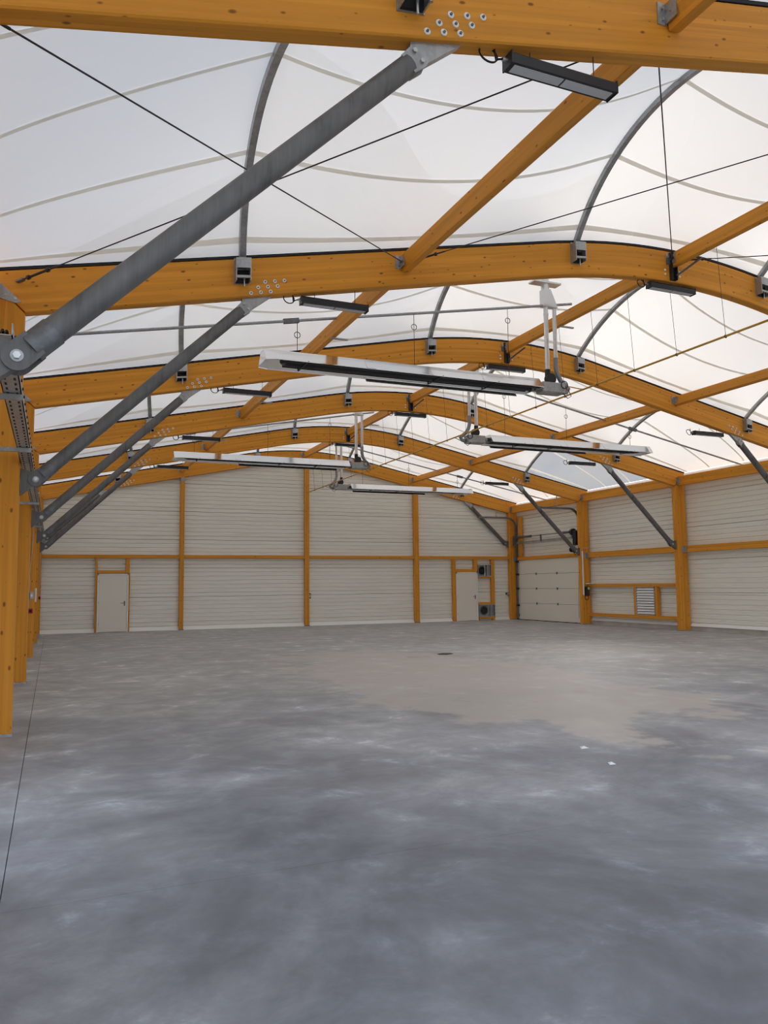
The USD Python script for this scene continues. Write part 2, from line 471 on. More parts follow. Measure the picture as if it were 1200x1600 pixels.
YE = 29.53
we = Thing("wall_end", "end wall of pale grey horizontally ribbed panels under the farthest timber beam", "wall", kind="structure")
end_x = [-0.80, 4.36, 9.16, 13.90, 18.84]
for a, b in zip(end_x[:-1], end_x[1:]):
    clad(we, "y", YE, -1, a + 0.004, b - 0.004, 0.0, 6.9, roof_clip)
wr = Thing("wall_right", "right wall of pale grey horizontally ribbed panels on a low concrete kerb", "wall", kind="structure")
for k in range(-1, 5):
    y0, y1 = max(FY(k), -0.7), min(FY(k + 1), YE)
    z0 = 2.50 if k == 4 else 0.24
    clad(wr, "x", 18.84, -1, y0 + 0.004, y1 - 0.004, z0, 5.09)
    if k < 4:
        wr.part("concrete_kerb", box(18.815, 18.95, y0, y1, 0, 0.15), "concrete_wall", smooth=False)
wr.part("outer_skin", box(18.915, 18.93, -0.75, 29.62, -0.05, 5.10), "cladding", smooth=False)
we.part("outer_skin", slab([(-0.90, -0.05), (18.93, -0.05), (18.93, 5.0), (XC + 2.4, 6.36), (XC, 6.62), (XC - 2.4, 6.36), (-0.90, 4.9)], "y", 29.605, 29.62), "cladding", smooth=False)
wl = Thing("wall_left", "left wall of pale grey ribbed panels with an unseen open doorway beside the camera", "wall", kind="structure")
for k in range(-1, 5):
    y0, y1 = max(FY(k), -0.7), min(FY(k + 1), YE)
    if k == 0:                                           # unseen open doorway, added and sized for the daylight it lets in
        clad(wl, "x", -0.84, 1, y0 + 0.004, 4.7, 0.0, 2.25)
        clad(wl, "x", -0.84, 1, 6.9, y1 - 0.004, 0.0, 2.25)
    clad(wl, "x", -0.84, 1, y0 + 0.004, y1 - 0.004, 2.25 if k == 0 else 0.0, 5.09)
wf = Thing("wall_front", "front gable above an unseen wide open entrance behind the camera", "wall", kind="structure")
clad(wf, "y", -0.72, 1, -0.8, 18.84, 4.6, 6.9, roof_clip)  # unseen entrance below, opened wide to brighten the hall from behind

# white sloped flashings at the foot of the walls
def flashing(axis, u0, u1, plane, z0, z1, s):
    w_ = (z1 - z0) * 0.85
    pr = [(0, z1), (0.008, z1), (w_, z0 + 0.012), (w_, z0), (0, z0)]
    if axis == "y":
        return slab([(plane + s * a, z) for a, z in pr], "x", u0, u1)
    return slab([(plane + s * a, z) for a, z in pr], "y", u0, u1)


be = Thing("baseboard_end", "white sloped flashing along the foot of the end wall", "baseboard", kind="structure")
for a, b in [(-0.36, 1.40), (2.56, 4.285), (4.435, 9.07), (9.25, 13.79), (14.01, 15.57), (17.63, 18.37)]:
    be.part("flashing", flashing("y", a, b, YE, 0.0, 0.125, -1), "trim_white", smooth=False)
br = Thing("baseboard_right", "white flashing above the concrete kerb of the right wall", "baseboard", kind="structure")
for k in range(0, 4):
    br.part("flashing", flashing("x", FY(k) + T2 + .01, FY(k + 1) - T2 - .01, 18.84, 0.145, 0.245, -1), "trim_white", smooth=False)

# ------------------------------------------------------------------ portal frames: posts, curved glulam beams
def post(k, side):
    s = -1 if side == "left" else 1
    xi, xo = (XLI, XLO) if s < 0 else (XRI, XRO)
    y0, y1 = FY(k) - T2, FY(k) + T2
    c = 0.012
    pts = []
    for (x, z) in ((xi, 0.03), (xo, 0.03), (xi, 4.615), (xo, 5.02)):
        dx = c if x == min(xi, xo) else -c
        for y, dy in ((y0, c), (y1, -c)):
            pts += [(x + dx, y, z), (x, y + dy, z)]
    where = FRAME_WORD[k]
    t = Thing("timber_post", f"square-edged glulam post on the {side} wall, frame {where}", "post", ((xi + xo) / 2, FY(k), 0), kind="thing")
    t.part("timber", hull(pts), "glulam", grain=(0, 0, 1))
    t.part("base_plate", box(min(xi, xo) - 0.01, max(xi, xo) + 0.01, y0 - 0.02, y1 + (0.015 if k < 5 else 0), 0.0, 0.03), "galvanised", smooth=False)
    # steel node plate over the mitred joint
    mx = xi - s * 0.12 * -1
    pl = [(xi + s * 0.04, 4.74), (xi + s * 0.10, 4.72), (xi + s * 0.34, 4.78), (xi + s * 0.36, 4.98), (xi + s * 0.24, 4.92)]
    for y in (y0 - 0.012, y1 + 0.0):
        t.part("node_plate", slab(pl, "y", y, y + 0.012), "galvanised", smooth=False)
    if k == 0 or k == 5:
        pass
    bl = []
    for a, z in ((0.10, 4.77), (0.2, 4.80), (0.3, 4.85)):
        bl.append(disc((xi + s * a, y0 - 0.016, z), (0, 1, 0), 0.014, 0.014, 6))
    t.part("plate_bolts", bl, "bright_steel")
    return t


def beam(k):
    n = 90
    y0, y1 = FY(k) - T2, FY(k) + T2
    c = 0.012
    tt = np.linspace(0, 1, n)
    V, U = [], []
    arc = 0.0
    for i, t in enumerate(tt):
        xb, xt = XLI + (XRI - XLI) * t, XLO + (XRO - XLO) * t
        b, top = zb(xb), zt(xt)
        row = [(xb, y0 + c, b), (xb, y1 - c, b), (xb, y1, b + c), (xt, y1, top - c), (xt, y1 - c, top), (xt, y0 + c, top), (xt, y0, top - c), (xb, y0, b + c)]
        V += row
        U += [(xb, q) for q in (0.0, 2 * T2, 2.0, 2.5, 3.0, 3.0 + 2 * T2, 1.5, 1.0)]
    F, uvq = [], []
    # separate strips so that each face has its own texture strip
    Vv, Ff, Uu = [], [], []

    def strip(a, b, va, vb):
        m = len(Vv)
        for i in range(n):
            Vv.append(V[8 * i + a]); Uu.append((V[8 * i + a][0], va)); Vv.append(V[8 * i + b]); Uu.append((V[8 * i + b][0], vb))
        for i in range(n - 1):
            q = m + 2 * i
            Ff.extend([[q, q + 3, q + 1], [q, q + 2, q + 3]])
    vals = [(0, 1, 0, .14), (1, 2, .14, .16), (2, 3, 1.0, 1.5), (3, 4, 1.5, 1.52), (4, 5, 2.0, 2.14), (5, 6, 2.6, 2.62), (6, 7, 3.5, 3.0), (7, 0, 3.0, 2.98)]
    for a, b, va, vb in vals:
        strip(a, b, va, vb)
    for e in (0, n - 1):
        m = len(Vv)
        for j in range(8):
            Vv.append(V[8 * e + j]); Uu.append((j * .05, 5))
        for j in range(1, 7):
            Ff.append([m, m + j, m + j + 1] if e == 0 else [m, m + j + 1, m + j])
    lab = f"curved glulam roof beam spanning the hall, frame {FRAME_WORD[k]}"
    t = Thing("roof_beam", lab, "beam", (XC, FY(k), 0), kind="thing")
    t.part("timber", (np.array(Vv), np.array(Ff)), "glulam", uv=np.array(Uu))
    # black membrane edge strip along the top
    P = [(x, FY(k), zt(x) + 0.016) for x in np.linspace(XLO, XRO, 70)]
    t.part("edge_strip", tube(P, 0, prof=[(-0.086, -0.016), (0.086, -0.016), (0.086, 0.016), (-0.086, 0.016)], ref=(0, 0, 1)), "black_rubber", smooth=False, label="black rubber edge strip under the roof membrane")
    # nine white-washered bolts over each brace connection
    if k >= 0:
        for s in (-1, 1):
            for r, (bx, bz) in enumerate(((2.37, 5.375), (2.28, 5.29), (2.19, 5.205))):
                for q in range(3):
                    x, z = bx + 0.125 * q, bz + 0.027 * q
                    if s > 0:
                        x = 2 * XC - x - 0.0
                    if not in_frame((x, FY(k) - T2, z)):
                        continue
                    w = t.part("bolt", [disc((x, y0 - 0.004, z), (0, 1, 0), 0.024, 0.008, 14)], "washer_white")
                    w.part("bolt_head", disc((x, y0 - 0.012, z), (0, 1, 0), 0.010, 0.014, 6), "galvanised_dull")
    return t


for k in range(-1, 6):
    if k >= 0:
        post(k, "left")
        post(k, "right") if k >= 2 else None
        beam(k)


# ------------------------------------------------------------------ galvanised knee braces
def brace(k, s):
    m = (lambda x: x) if s < 0 else (lambda x: 2 * 9.01 - x)
    y = FY(k)
    lo, hi = (A(m(-0.20), y, 2.76), A(m(2.16), y, 5.06)) if k < 5 else (A(m(-0.20), y, 3.30), A(m(1.53), y, 4.94))
    if not any(in_frame(lo + (hi - lo) * t) for t in np.linspace(0, 1, 12)):
        return
    d = (hi - lo) / np.linalg.norm(hi - lo)
    n = np.cross(A(0, 1, 0), d)
    side = "left" if s < 0 else "right"
    t = Thing("knee_brace", f"round galvanised knee brace on the {side} post, frame {FRAME_WORD[k]}", "brace", tuple(lo))
    t.part("tube", rod(lo + d * 0.235, hi - d * 0.10, 0.074, 20), "galvanised_brace")
    t.part("collar", rod(lo + d * 0.085, lo + d * 0.24, 0.079, 24), "galvanised_dull", label="dark band at the brace foot, shade between the plates as colour")  # shade inside the foot plates, put in as a darker band
    arc_ = [(math.cos(a) * 0.078, math.sin(a) * 0.078) for a in np.linspace(PI / 2, 3 * PI / 2, 11)]
    for q in (-0.058, 0.046):
        pr = [lo + d * a + n * b for a, b in [(0.12, 0.074)] + arc_ + [(0.12, -0.074)]]
        t.part("foot_plate", slab([(p[0], p[2]) for p in pr], "y", y + q, y + q + 0.012), "galvanised_brace", smooth=False)
    t.part("foot_bolt", disc(lo + A(0, -0.066, 0), (0, 1, 0), 0.020, 0.03, 6), "bright_steel").part("foot_washer", disc(lo + A(0, -0.061, 0), (0, 1, 0), 0.033, 0.006, 16), "galvanised")
    px = m(-0.355)
    t.part("post_bracket", [slab([(px, lo[2] + .12), (px, lo[2] - .18), (lo[0] + d[0] * .04, lo[2] - .03), (lo[0] + d[0] * .04, lo[2] + .06)], "y", y - 0.045, y + 0.045)], "galvanised_brace", smooth=False)
    # fork plates, bolts and the gusset let into the beam
    for q in (-0.05, 0.038):
        pr = [hi + d * a + n * b for a, b in ((-0.13, 0.07), (-0.02, 0.08), (0.05, 0.05), (0.05, -0.05), (-0.02, -0.08), (-0.13, -0.07))]
        t.part("fork_plate", slab([(p[0], p[2]) for p in pr], "y", y + q, y + q + 0.012), "galvanised", smooth=False)
    t.part("fork_bolts", [disc(hi + n * b + d * -0.03 + A(0, -0.058, 0), (0, 1, 0), 0.017, 0.018, 6) for b in (-0.04, 0.04)], "bright_steel")
    ga = hi + d * -0.05
    ux = abs(hi[0] - m(0))
    x2 = m(ux + .40)
    x1 = m(ux - .06)
    gp = [ga + n * 0.06, ga - n * 0.06]
    poly = [(gp[0][0], gp[0][2]), (gp[1][0], gp[1][2]), (x2, zb(x2) + 0.05), (x1, zb(x1) + 0.05)]
    t.part("gusset_plate", hull([(a, y + q, b) for a, b in poly for q in (-0.034, 0.034)]), "galvanised", smooth=False)


for k in range(0, 6):
    brace(k, -1)
    brace(k, 1)

# ------------------------------------------------------------------ purlins, eave beams
PX = [(XC - 4.74, "left"), (XC, "ridge"), (XC + 4.74, "right")]
for b in range(-1, 5):
    y0, y1 = max(FY(b) + T2, -0.60), FY(b + 1) - T2
    for x, w in PX:
        zc = zt(x) - (0.155 if w == "ridge" else 0.20)
        if not any(in_frame((x, y0 + (y1 - y0) * t, zc)) for t in np.linspace(0, 1, 15)):
            continue
        sl = slope(x)
        nrm = A(-sl, 0, 1) / math.hypot(sl, 1)
        t = Thing("purlin", f"straight timber {'ridge purlin' if w == 'ridge' else w + ' purlin'} in the {BAY_WORD[b + 1]}", "purlin", (x, (y0 + y1) / 2, zc))
        t.part("timber", bar((x, y0 + .012, zc), (x, y1 - .012, zc), 0.115, 0.22, nrm, 0.008), "glulam", grain=(0, 1, 0))
        if w != "right" and 1 <= b <= 3:
            t.part("hanger_plate", [box(x - .03, x + .27, y0 + 2.80, y0 + 2.84, zc - .15, zc - .125), box(x - .03, x - .022, y0 + 2.79, y0 + 2.85, zc - .14, zc - .05)], "galvanised", smooth=False)
        for y, s in ((y0, 1), (y1, -1)):
            sh = t.part("purlin_shoe", [box(x - .075, x - .061, min(y, y + s * .13), max(y, y + s * .13), zc - .07, zc + .09), box(x - 0.14, x - 0.06, min(y, y + s * .01), max(y, y + s * .01), zc - .08, zc + .10)], "galvanised", smooth=False)
            sh.part("shoe_bolt", [disc((x - 0.10, y + s * .018, zc + q), (0, 1, 0), 0.012, 0.018, 6) for q in (-.04, .05)] + [disc((x - 0.082, y + s * .08, zc), (1, 0, 0), 0.012, 0.018, 6)], "bright_steel")
for b in range(-1, 5):
    y0, y1 = max(FY(b) + T2, -0.60), FY(b + 1) - T2
    for side, x0, x1 in (("left", -0.78, -0.62), ("right", 18.50, 18.66)):
        if b < 1 and side == "right" or side == "left" and b < 0:
            continue
        t = Thing("eave_beam", f"timber eave beam along the {side} wall top in the {BAY_WORD[b + 1]}", "beam", ((x0 + x1) / 2, (y0 + y1) / 2, 4.645), kind="thing")
        t.part("timber", box(x0, x1, y0 + .015, y1 - .015, 4.645, 4.945, 0.008), "glulam", grain=(0, 1, 0))
        for y, s in ((y0, 1), (y1, -1)):
            t.part("beam_shoe", [box(x0 - .012, x0, min(y, y + s * .12), max(y, y + s * .12), 4.70, 4.90), box(x0 - .05, x0, min(y, y + s * .012), max(y, y + s * .012), 4.64, 4.90)], "galvanised", smooth=False)

# ridge struts: steel stub under the ridge purlin, with a stay
for k in range(1, 5):
    y = FY(k) - T2
    x = XC - 0.02
    t = Thing("ridge_stub", f"dark steel stub with slanted stay under the ridge purlin, frame {FRAME_WORD[k]}", "bracket", (x, y, 6.35))
    t.part("channel", [box(x - .055, x + .055, y - .012, y, 6.36, 6.82), box(x - .055, x - .045, y - .07, y - .012, 6.36, 6.80), box(x + .045, x + .055, y - .07, y - .012, 6.36, 6.80)], "black_steel", smooth=False)
    t.part("head_plate", [box(x - .12, x + .09, y - .03, y - .012, 6.62, 6.72)], "galvanised_dull", smooth=False)
    t.part("stay", bar((x + .05, y - .05, 6.44), (x + .22, y - .42, 6.62), 0.035, 0.02), "galvanised_dull", smooth=False)
    for dx in (-.15, .15):
        for dz in (6.45, 6.52):
            t.part("bolt", disc((x + dx, y - .006, dz), (0, 1, 0), .018, .012, 10), "washer_white")

# ------------------------------------------------------------------ roof arches and membrane
HM = 1.05
HS = 2.42
RR = (HS * HS + HM * HM) / (2 * HM)
rise = lambda dy: max(0.0, math.sqrt(max(0, RR * RR - dy * dy)) - (RR - HM))
AX = [XC - 6.98, XC - 1.89, XC + 1.89, XC + 6.98]


def roof_pt(x, y, bay, f=1.0, off=0.0):
    yc = FY(bay) + 2.5
    h = rise(y - yc) * f + off
    sl = slope(x); q = math.hypot(sl, 1)
    return A(x - sl / q * h, y, zt(x) + 0.035 + h / q)


def sag(x):
    xs_ = [XLO] + AX + [XRO]
    for i in range(5):
        a, b = xs_[i], xs_[i + 1]
        if x <= b or i == 4:
            t = min(max((x - a) / (b - a), 0), 1)
            if i == 0:
                return t ** 0.8
            if i == 4:
                return (1 - t) ** 0.8
            return 1 - 0.48 * 4 * t * (1 - t)


AW = ["left outer", "left inner", "right inner", "right outer"]
for b in range(-1, 5):
    yc = FY(b) + 2.5
    for i, x in enumerate(AX):
        ysd = np.linspace(yc - HS + 0.02, yc + HS - 0.02, 33)
        P = [roof_pt(x, y, b, 1.0, -0.045) for y in ysd]
        yb = FY(b + 1) - T2
        if not any(in_frame(p) for p in P) and not in_frame((x, yb, zb(x) + .11)):
            continue
        t = Thing("roof_arch", f"bowed steel roof arch, {AW[i]} of four, {BAY_WORD[b + 1]}", "arch", (x, yc, zb(x)))
        Pe = [P[0] + A(0, -0.0, -0.16)] + P + [P[-1] + A(0, 0.0, -0.16)]
        t.part("tube", tube(Pe, 0, prof=[(-.032, -.04), (.032, -.04), (.032, .04), (-.032, .04)], ref=(1, 0, 0)), "galvanised", smooth=False)
        t.part("keder_rail", tube([roof_pt(x, y, b, 1.0, -0.006) for y in ysd], 0, prof=[(-.016, -.006), (.016, -.006), (.016, .006), (-.016, .006)], ref=(1, 0, 0)), "galvanised_dull", smooth=False)
        zc = zb(x) + 0.36
        sl = slope(x)
        for ye, s in ((yb, -1), (FY(b) + T2, 1)):
            def bx(x0, x1, d0, d1, z0, z1):
                a, c = ye + s * d0, ye + s * d1
                v, f = box(x0, x1, min(a, c), max(a, c), z0, z1)
                v = v.copy(); v[:, 2] += sl * (v[:, 0] - x) * 0.6
                return v, f
            sh = t.part("arch_shoe", [bx(x - .10, x + .10, 0, .012, zc - .20, zc + .13), bx(x - .095, x - .083, .012, .13, zc - .19, zc + .10), bx(x + .083, x + .095, .012, .13, zc - .19, zc + .10),
                                      bx(x - .083, x + .083, .115, .13, zc - .03, zc + .10), bx(x - .083, x + .083, .10, .13, zc - .155, zc - .125)], "galvanised", smooth=False)
            sh.part("shoe_recess", bx(x - .083, x + .083, .012, .04, zc - .19, zc - .03), "dark_hole", smooth=False)  # black block in the hollow; its shade is put into the colour
            sh.part("shoe_bolt", [rod((x + .02, ye + s * .07, zc - .25), (x + .02, ye + s * .07, zc - .13), .011, 8)] + [disc((x + q, ye + s * .02, zc - .10), (0, 1, 0), .014, .03, 6) for q in (-.04, .045)], "bright_steel")


def membrane_grid(b, x0, x1, nx, ny=28):
    yc = FY(b) + 2.5
    xs_, ph = np.linspace(x0, x1, nx), np.linspace(0, 1, ny)
    V = []
    for x in xs_:
        f = sag(x)
        for q in ph:
            y = yc - HS + 2 * HS * q
            V.append(roof_pt(x, y, b, f))
    F = []
    for i in range(nx - 1):
        for j in range(ny - 1):
            a = i * ny + j
            F.append([a, a + ny, a + ny + 1, a + 1])
    return np.array(V), np.array(F)


arc_s = np.array([0.0, 1.33, 2.27])
for b in range(-1, 5):
    yc = FY(b) + 2.5
    t = Thing("roof_membrane", f"translucent white fabric roof skin over the {BAY_WORD[b + 1]}", "roof membrane", (XC, yc, 5), kind="thing")
    xe = [XLO] + AX + [XRO]
    for i in range(5):
        clear = b == 3 and i == 4
        t.part("clear_film_panel" if clear else "fabric_panel", membrane_grid(b, xe[i], xe[i + 1], 26 if i in (1, 2, 3) else 16), "membrane_clear" if clear else "membrane", smooth=True, label="see-through film panel showing clouds" if clear else None)
        for dy in (-2.27, -1.33, 0, 1.33, 2.27):
            xs_ = np.linspace(xe[i], xe[i + 1], 26)
            V = []
            for x in xs_:
                f = sag(x)
                for q in (-.03, .03):
                    V.append(roof_pt(x, yc + dy + q, b, f, -0.012))
            F = [[2 * j, 2 * j + 2, 2 * j + 3, 2 * j + 1] for j in range(25)]
            if any(in_frame(p, 20) for p in V[::6]):
                t.part("seam", (np.array(V), np.array(F)), "membrane_seam", smooth=True)

# ------------------------------------------------------------------ wind-bracing cables in the bay over the camera's head
def node(i, k, dz=0.0):
    x = [-0.33, XC - 4.74, XC, XC + 4.74][i]
    z = [5.0, 5.92, 6.70, 5.92][i]
    return A(x, FY(k) + (-T2 if k == 1 else T2), z + dz)


for (i, a), (j, c), lab in [((0, 1), (1, 0), "from the left eave up to the left purlin overhead"), ((0, 0), (1, 1), "from the near left corner down to the left purlin"),
                            ((1, 1), (2, 0), "from the left purlin up towards the right"), ((2, 1), (1, 0), "running straight up from the ridge node"), ((2, 1), (3, 0), "from the ridge node off to the right edge")]:
    p, q = node(i, a), node(j, c)
    if (i, a) == (0, 1):
        p = A(-0.45, 9.33, 4.96)
    if (i, a) == (0, 0):
        p = A(-0.42, 4.60, 4.74)
    d = (q - p) / np.linalg.norm(q - p)
    if (i, a) == (0, 0):
        p = p - d * 0.42
    t = Thing("bracing_cable", f"thin dark wire-rope roof brace {lab}", "cable", tuple(p))
    t.part("wire_rope", rod(p + d * .55, q - d * .1, 0.0065, 6), "cable_steel")
    tb = t.part("turnbuckle", [rod(p + d * .16, p + d * .46, 0.014, 8), rod(p, p + d * .2, 0.010, 8), rod(p + d * .42, p + d * .58, 0.010, 8)], "black_steel")
    tb.part("lock_nut", [disc(p + d * u, d, 0.026, 0.03, 8) for u in (.17, .45)], "cable_steel")
    t.part("end_lug", [bar(q - d * .14, q, .05, .02), bar(p, p + d * .1, .05, .02)], "galvanised_dull", smooth=False)

# ------------------------------------------------------------------ left wall: cable tray on arms, small boxes
t = Thing("cable_tray", "perforated steel cable tray running along the left posts", "cable tray", (-0.30, 14, 2.9))
tx0, tx1, tz = -0.355, -0.235, 2.93
t.part("tray_channel", [box(tx0, tx1, 4.6, 29.2, tz, tz + .006), box(tx0, tx0 + .006, 4.6, 29.2, tz, tz + .09), box(tx1 - .006, tx1, 4.6, 29.2, tz, tz + .07)], "galvanised", smooth=False)
t.part("slots", [box(tx0 + dx, tx0 + dx + .014, y, y + .06, tz - .002, tz + .001) for y in np.arange(4.7, 29, .14) for dx in (.025, .085)], "dark_hole", smooth=False, label="rows of dark slots in the tray bottom")
t.part("cables", [tube([(tx0 + .03 + .02 * j, y, tz + .02 + .006 * math.sin(y * 1.3 + j)) for y in np.linspace(4.6, 29.2, 60)], .009, 6) for j in range(4)], "black_rubber")
rb = t.part("rim_bolts", [disc((tx1 + .004, y, tz + .05), (1, 0, 0), .011, .012, 6) for y in np.arange(4.8, 29, .25)], "black_steel")
for n_ in (rb.path, t.path + "/slots"):
    stage.GetPrimAtPath(n_).SetCustomDataByKey("kind", "stuff")
for y in [6.0, 8.3, 13.5, 18.6, 23.5]:
    t.part("support_arm", box(-0.80, tx1 + .01, y - .02, y + .02, tz - .045, tz - .004), "galvanised", smooth=False)


def conduit(path, r=.008):
    return tube(path, r, 6)


y3, y4, y5 = FY(3) - T2, FY(4) - T2, FY(5) - T2
t = Thing("fire_call_point", "small red fire call point with thin conduit on the left fourth post", "call point", (-0.43, y3, 1.06))
t.part("box", box(-.485, -.39, y3 - .05, y3, 1.01, 1.115, .006), "red_box")
t.part("push_plate", box(-.465, -.41, y3 - .055, y3 - .05, 1.035, 1.09), "dark_hole")
t.part("conduit", conduit([(-.475, y3 - .012, 1.115), (-.475, y3 - .012, 1.9), (-.44, y3 - .012, 2.4), (-.42, y3 - .012, 2.93)]), "grey_plastic")
t = Thing("switch_box", "grey wall switch box on the left fourth post above the red box", "switch box", (-.42, y3, 1.4))
t.part("box", box(-.457, -.385, y3 - .06, y3, 1.33, 1.49, .006), "grey_plastic")
t.part("rocker", box(-.44, -.40, y3 - .067, y3 - .06, 1.38, 1.44), "white_plastic")
t = Thing("wall_light", "slim white upright light strip on the left fifth post", "light", (-.43, y4, 1.37))
t.part("diffuser", box(-.455, -.40, y4 - .08, y4 - .03, 1.18, 1.575, .012), "white_plastic")
t.part("back_plate", box(-.445, -.41, y4 - .03, y4, 1.22, 1.53), "black_steel")
t = Thing("fire_call_point", "small red fire call point on the far left corner post", "call point", (-.40, y5, 1.24))
t.part("box", box(-.44, -.36, y5 - .05, y5, 1.19, 1.29, .006), "red_box")
t.part("push_plate", box(-.42, -.38, y5 - .055, y5 - .05, 1.215, 1.265), "dark_hole")
t.part("conduit", conduit([(-.40, y5 - .012, 1.29), (-.40, y5 - .012, 2.9)]), "grey_plastic")
t = Thing("emergency_light", "white emergency light box high on the left fifth post", "emergency light", (-.45, y4, 4.18))
t.part("housing", box(-.49, -.415, y4 - .10, y4, 4.06, 4.31, .01), "white_plastic")
t.part("legend", box(-.475, -.43, y4 - .104, y4 - .10, 4.14, 4.23), "grey_plastic")

# ------------------------------------------------------------------ end wall timber, doors, boxes
yf = FY(5) - T2                                        # front of the farthest frame
for i, (x, w) in enumerate([(4.36, .15), (9.16, .17), (13.90, .20)]):
    z1 = zb(x) + 0.01
    t = Thing("gable_post", f"timber gable post on the end wall, {['left', 'middle', 'right'][i]} of three", "post", (x, yf + .08, 0), kind="thing")
    t.part("timber", hull([(x + sx_ * w / 2, y, z) for sx_, z in ((-1, .03), (1, .03), (-1, z1 + sl_ * 0), (1, z1)) for y in (yf, yf + .155)]) if (sl_ := 0) == 0 else None, "glulam", grain=(0, 0, 1))
    t.part("post_foot", box(x - w / 2 - .01, x + w / 2 + .01, yf - .01, yf + .165, 0, .03), "galvanised_dull", smooth=False)
    t.part("post_head", box(x - w / 2 - .012, x + w / 2 + .012, yf - .012, yf, z1 - .16, z1 - .02), "galvanised", smooth=False)
gx = [(-.36, 4.285), (4.435, 9.075), (9.245, 13.80), (14.0, 18.38)]
for i, (a, b) in enumerate(gx):
    t = Thing("wall_rail", f"horizontal timber rail across the end wall, {ORD[i]} from the left", "rail", ((a + b) / 2, yf + .06, 2.6))
    t.part("timber", box(a + .003, b - .003, yf + .03, yf + .15, 2.605, 2.735, .006), "glulam", grain=(1, 0, 0))


def timber(name, label, x0, x1, y0, y1, z0, z1, grain):
    t = Thing(name, label, "timber", ((x0 + x1) / 2, (y0 + y1) / 2, z0))
    t.part("timber", box(x0, x1, y0, y1, z0, z1, .005), "glulam", grain=grain)
    t.prim.SetCustomDataByKey("kind", "thing")
    return t


ya, yb_ = yf + .035, yf + .15
for s, x0, x1, j0, j1 in (("left", 1.46, 2.49, 1.39, 2.555), ("right", 15.73, 16.78, 15.58, 16.78)):
    timber("timber_stud", f"timber stud on the left of the {s} door of the end wall", j0, x0 + (.06 if s == "left" else 0) - .0, ya, yb_, 0, 2.6, (0, 0, 1)) if s == "right" else timber("timber_stud", "timber stud on the left of the left door of the end wall", 1.39, 1.455, ya, yb_, 0, 2.6, (0, 0, 1))
    if s == "left":
        timber("timber_stud", "short timber stud above the right edge of the left door", 2.41, 2.545, ya, yb_, 2.08, 2.6, (0, 0, 1))
        timber("timber_stud", "thin timber stud down the right side of the left door", 2.515, 2.56, ya, yb_, 0, 2.08, (0, 0, 1))
        timber("timber_lintel", "short timber lintel over the left door of the end wall", 1.458, 2.407, ya, yb_, 2.075, 2.175, (1, 0, 0))
    else:
        timber("timber_stud", "short timber stud above the right edge of the right door", 16.61, 16.78, ya, yb_, 2.06, 2.6, (0, 0, 1))
        timber("timber_lintel", "short timber lintel over the right door of the end wall", 15.733, 16.607, ya, yb_, 2.06, 2.185, (1, 0, 0))
for n, (x0, x1, w) in enumerate(((1.46, 2.51, "left"), (15.735, 16.775, "right"))):
    d = Thing(f"door_{n + 1}", f"plain beige steel door on the {w} of the end wall", "door", ((x0 + x1) / 2, yf + .07, 0), kind="structure")
    d.part("door_frame", [box(x0, x0 + .045, yf + .02, yf + .12, 0, 2.055), box(x1 - .045, x1, yf + .02, yf + .12, 0, 2.055), box(x0, x1, yf + .02, yf + .12, 2.01, 2.055)], "trim_white", smooth=False)
    lf = d.part("door_leaf", box(x0 + .05, x1 - .05, yf + .035, yf + .09, .012, 2.005, .004), "door_paint")
    hx = x1 - .13
    lf.part("handle_plate", box(hx - .022, hx + .022, yf + .027, yf + .035, .92, 1.09, .003), "galvanised_dull")
    lf.part("handle", [rod((hx, yf + .035, 1.02), (hx, yf - .01, 1.02), .010, 8), tube([(hx, yf - .01, 1.02), (hx - .03, yf - .016, 1.02), (hx - .13, yf - .014, 1.02)], .010, 8)], "galvanised_dull")
    lf.part("hinges", [rod((x0 + .05, yf + .03, z), (x0 + .05, yf + .03, z + .09), .009, 8) for z in (.25, 1.0, 1.75)], "galvanised")

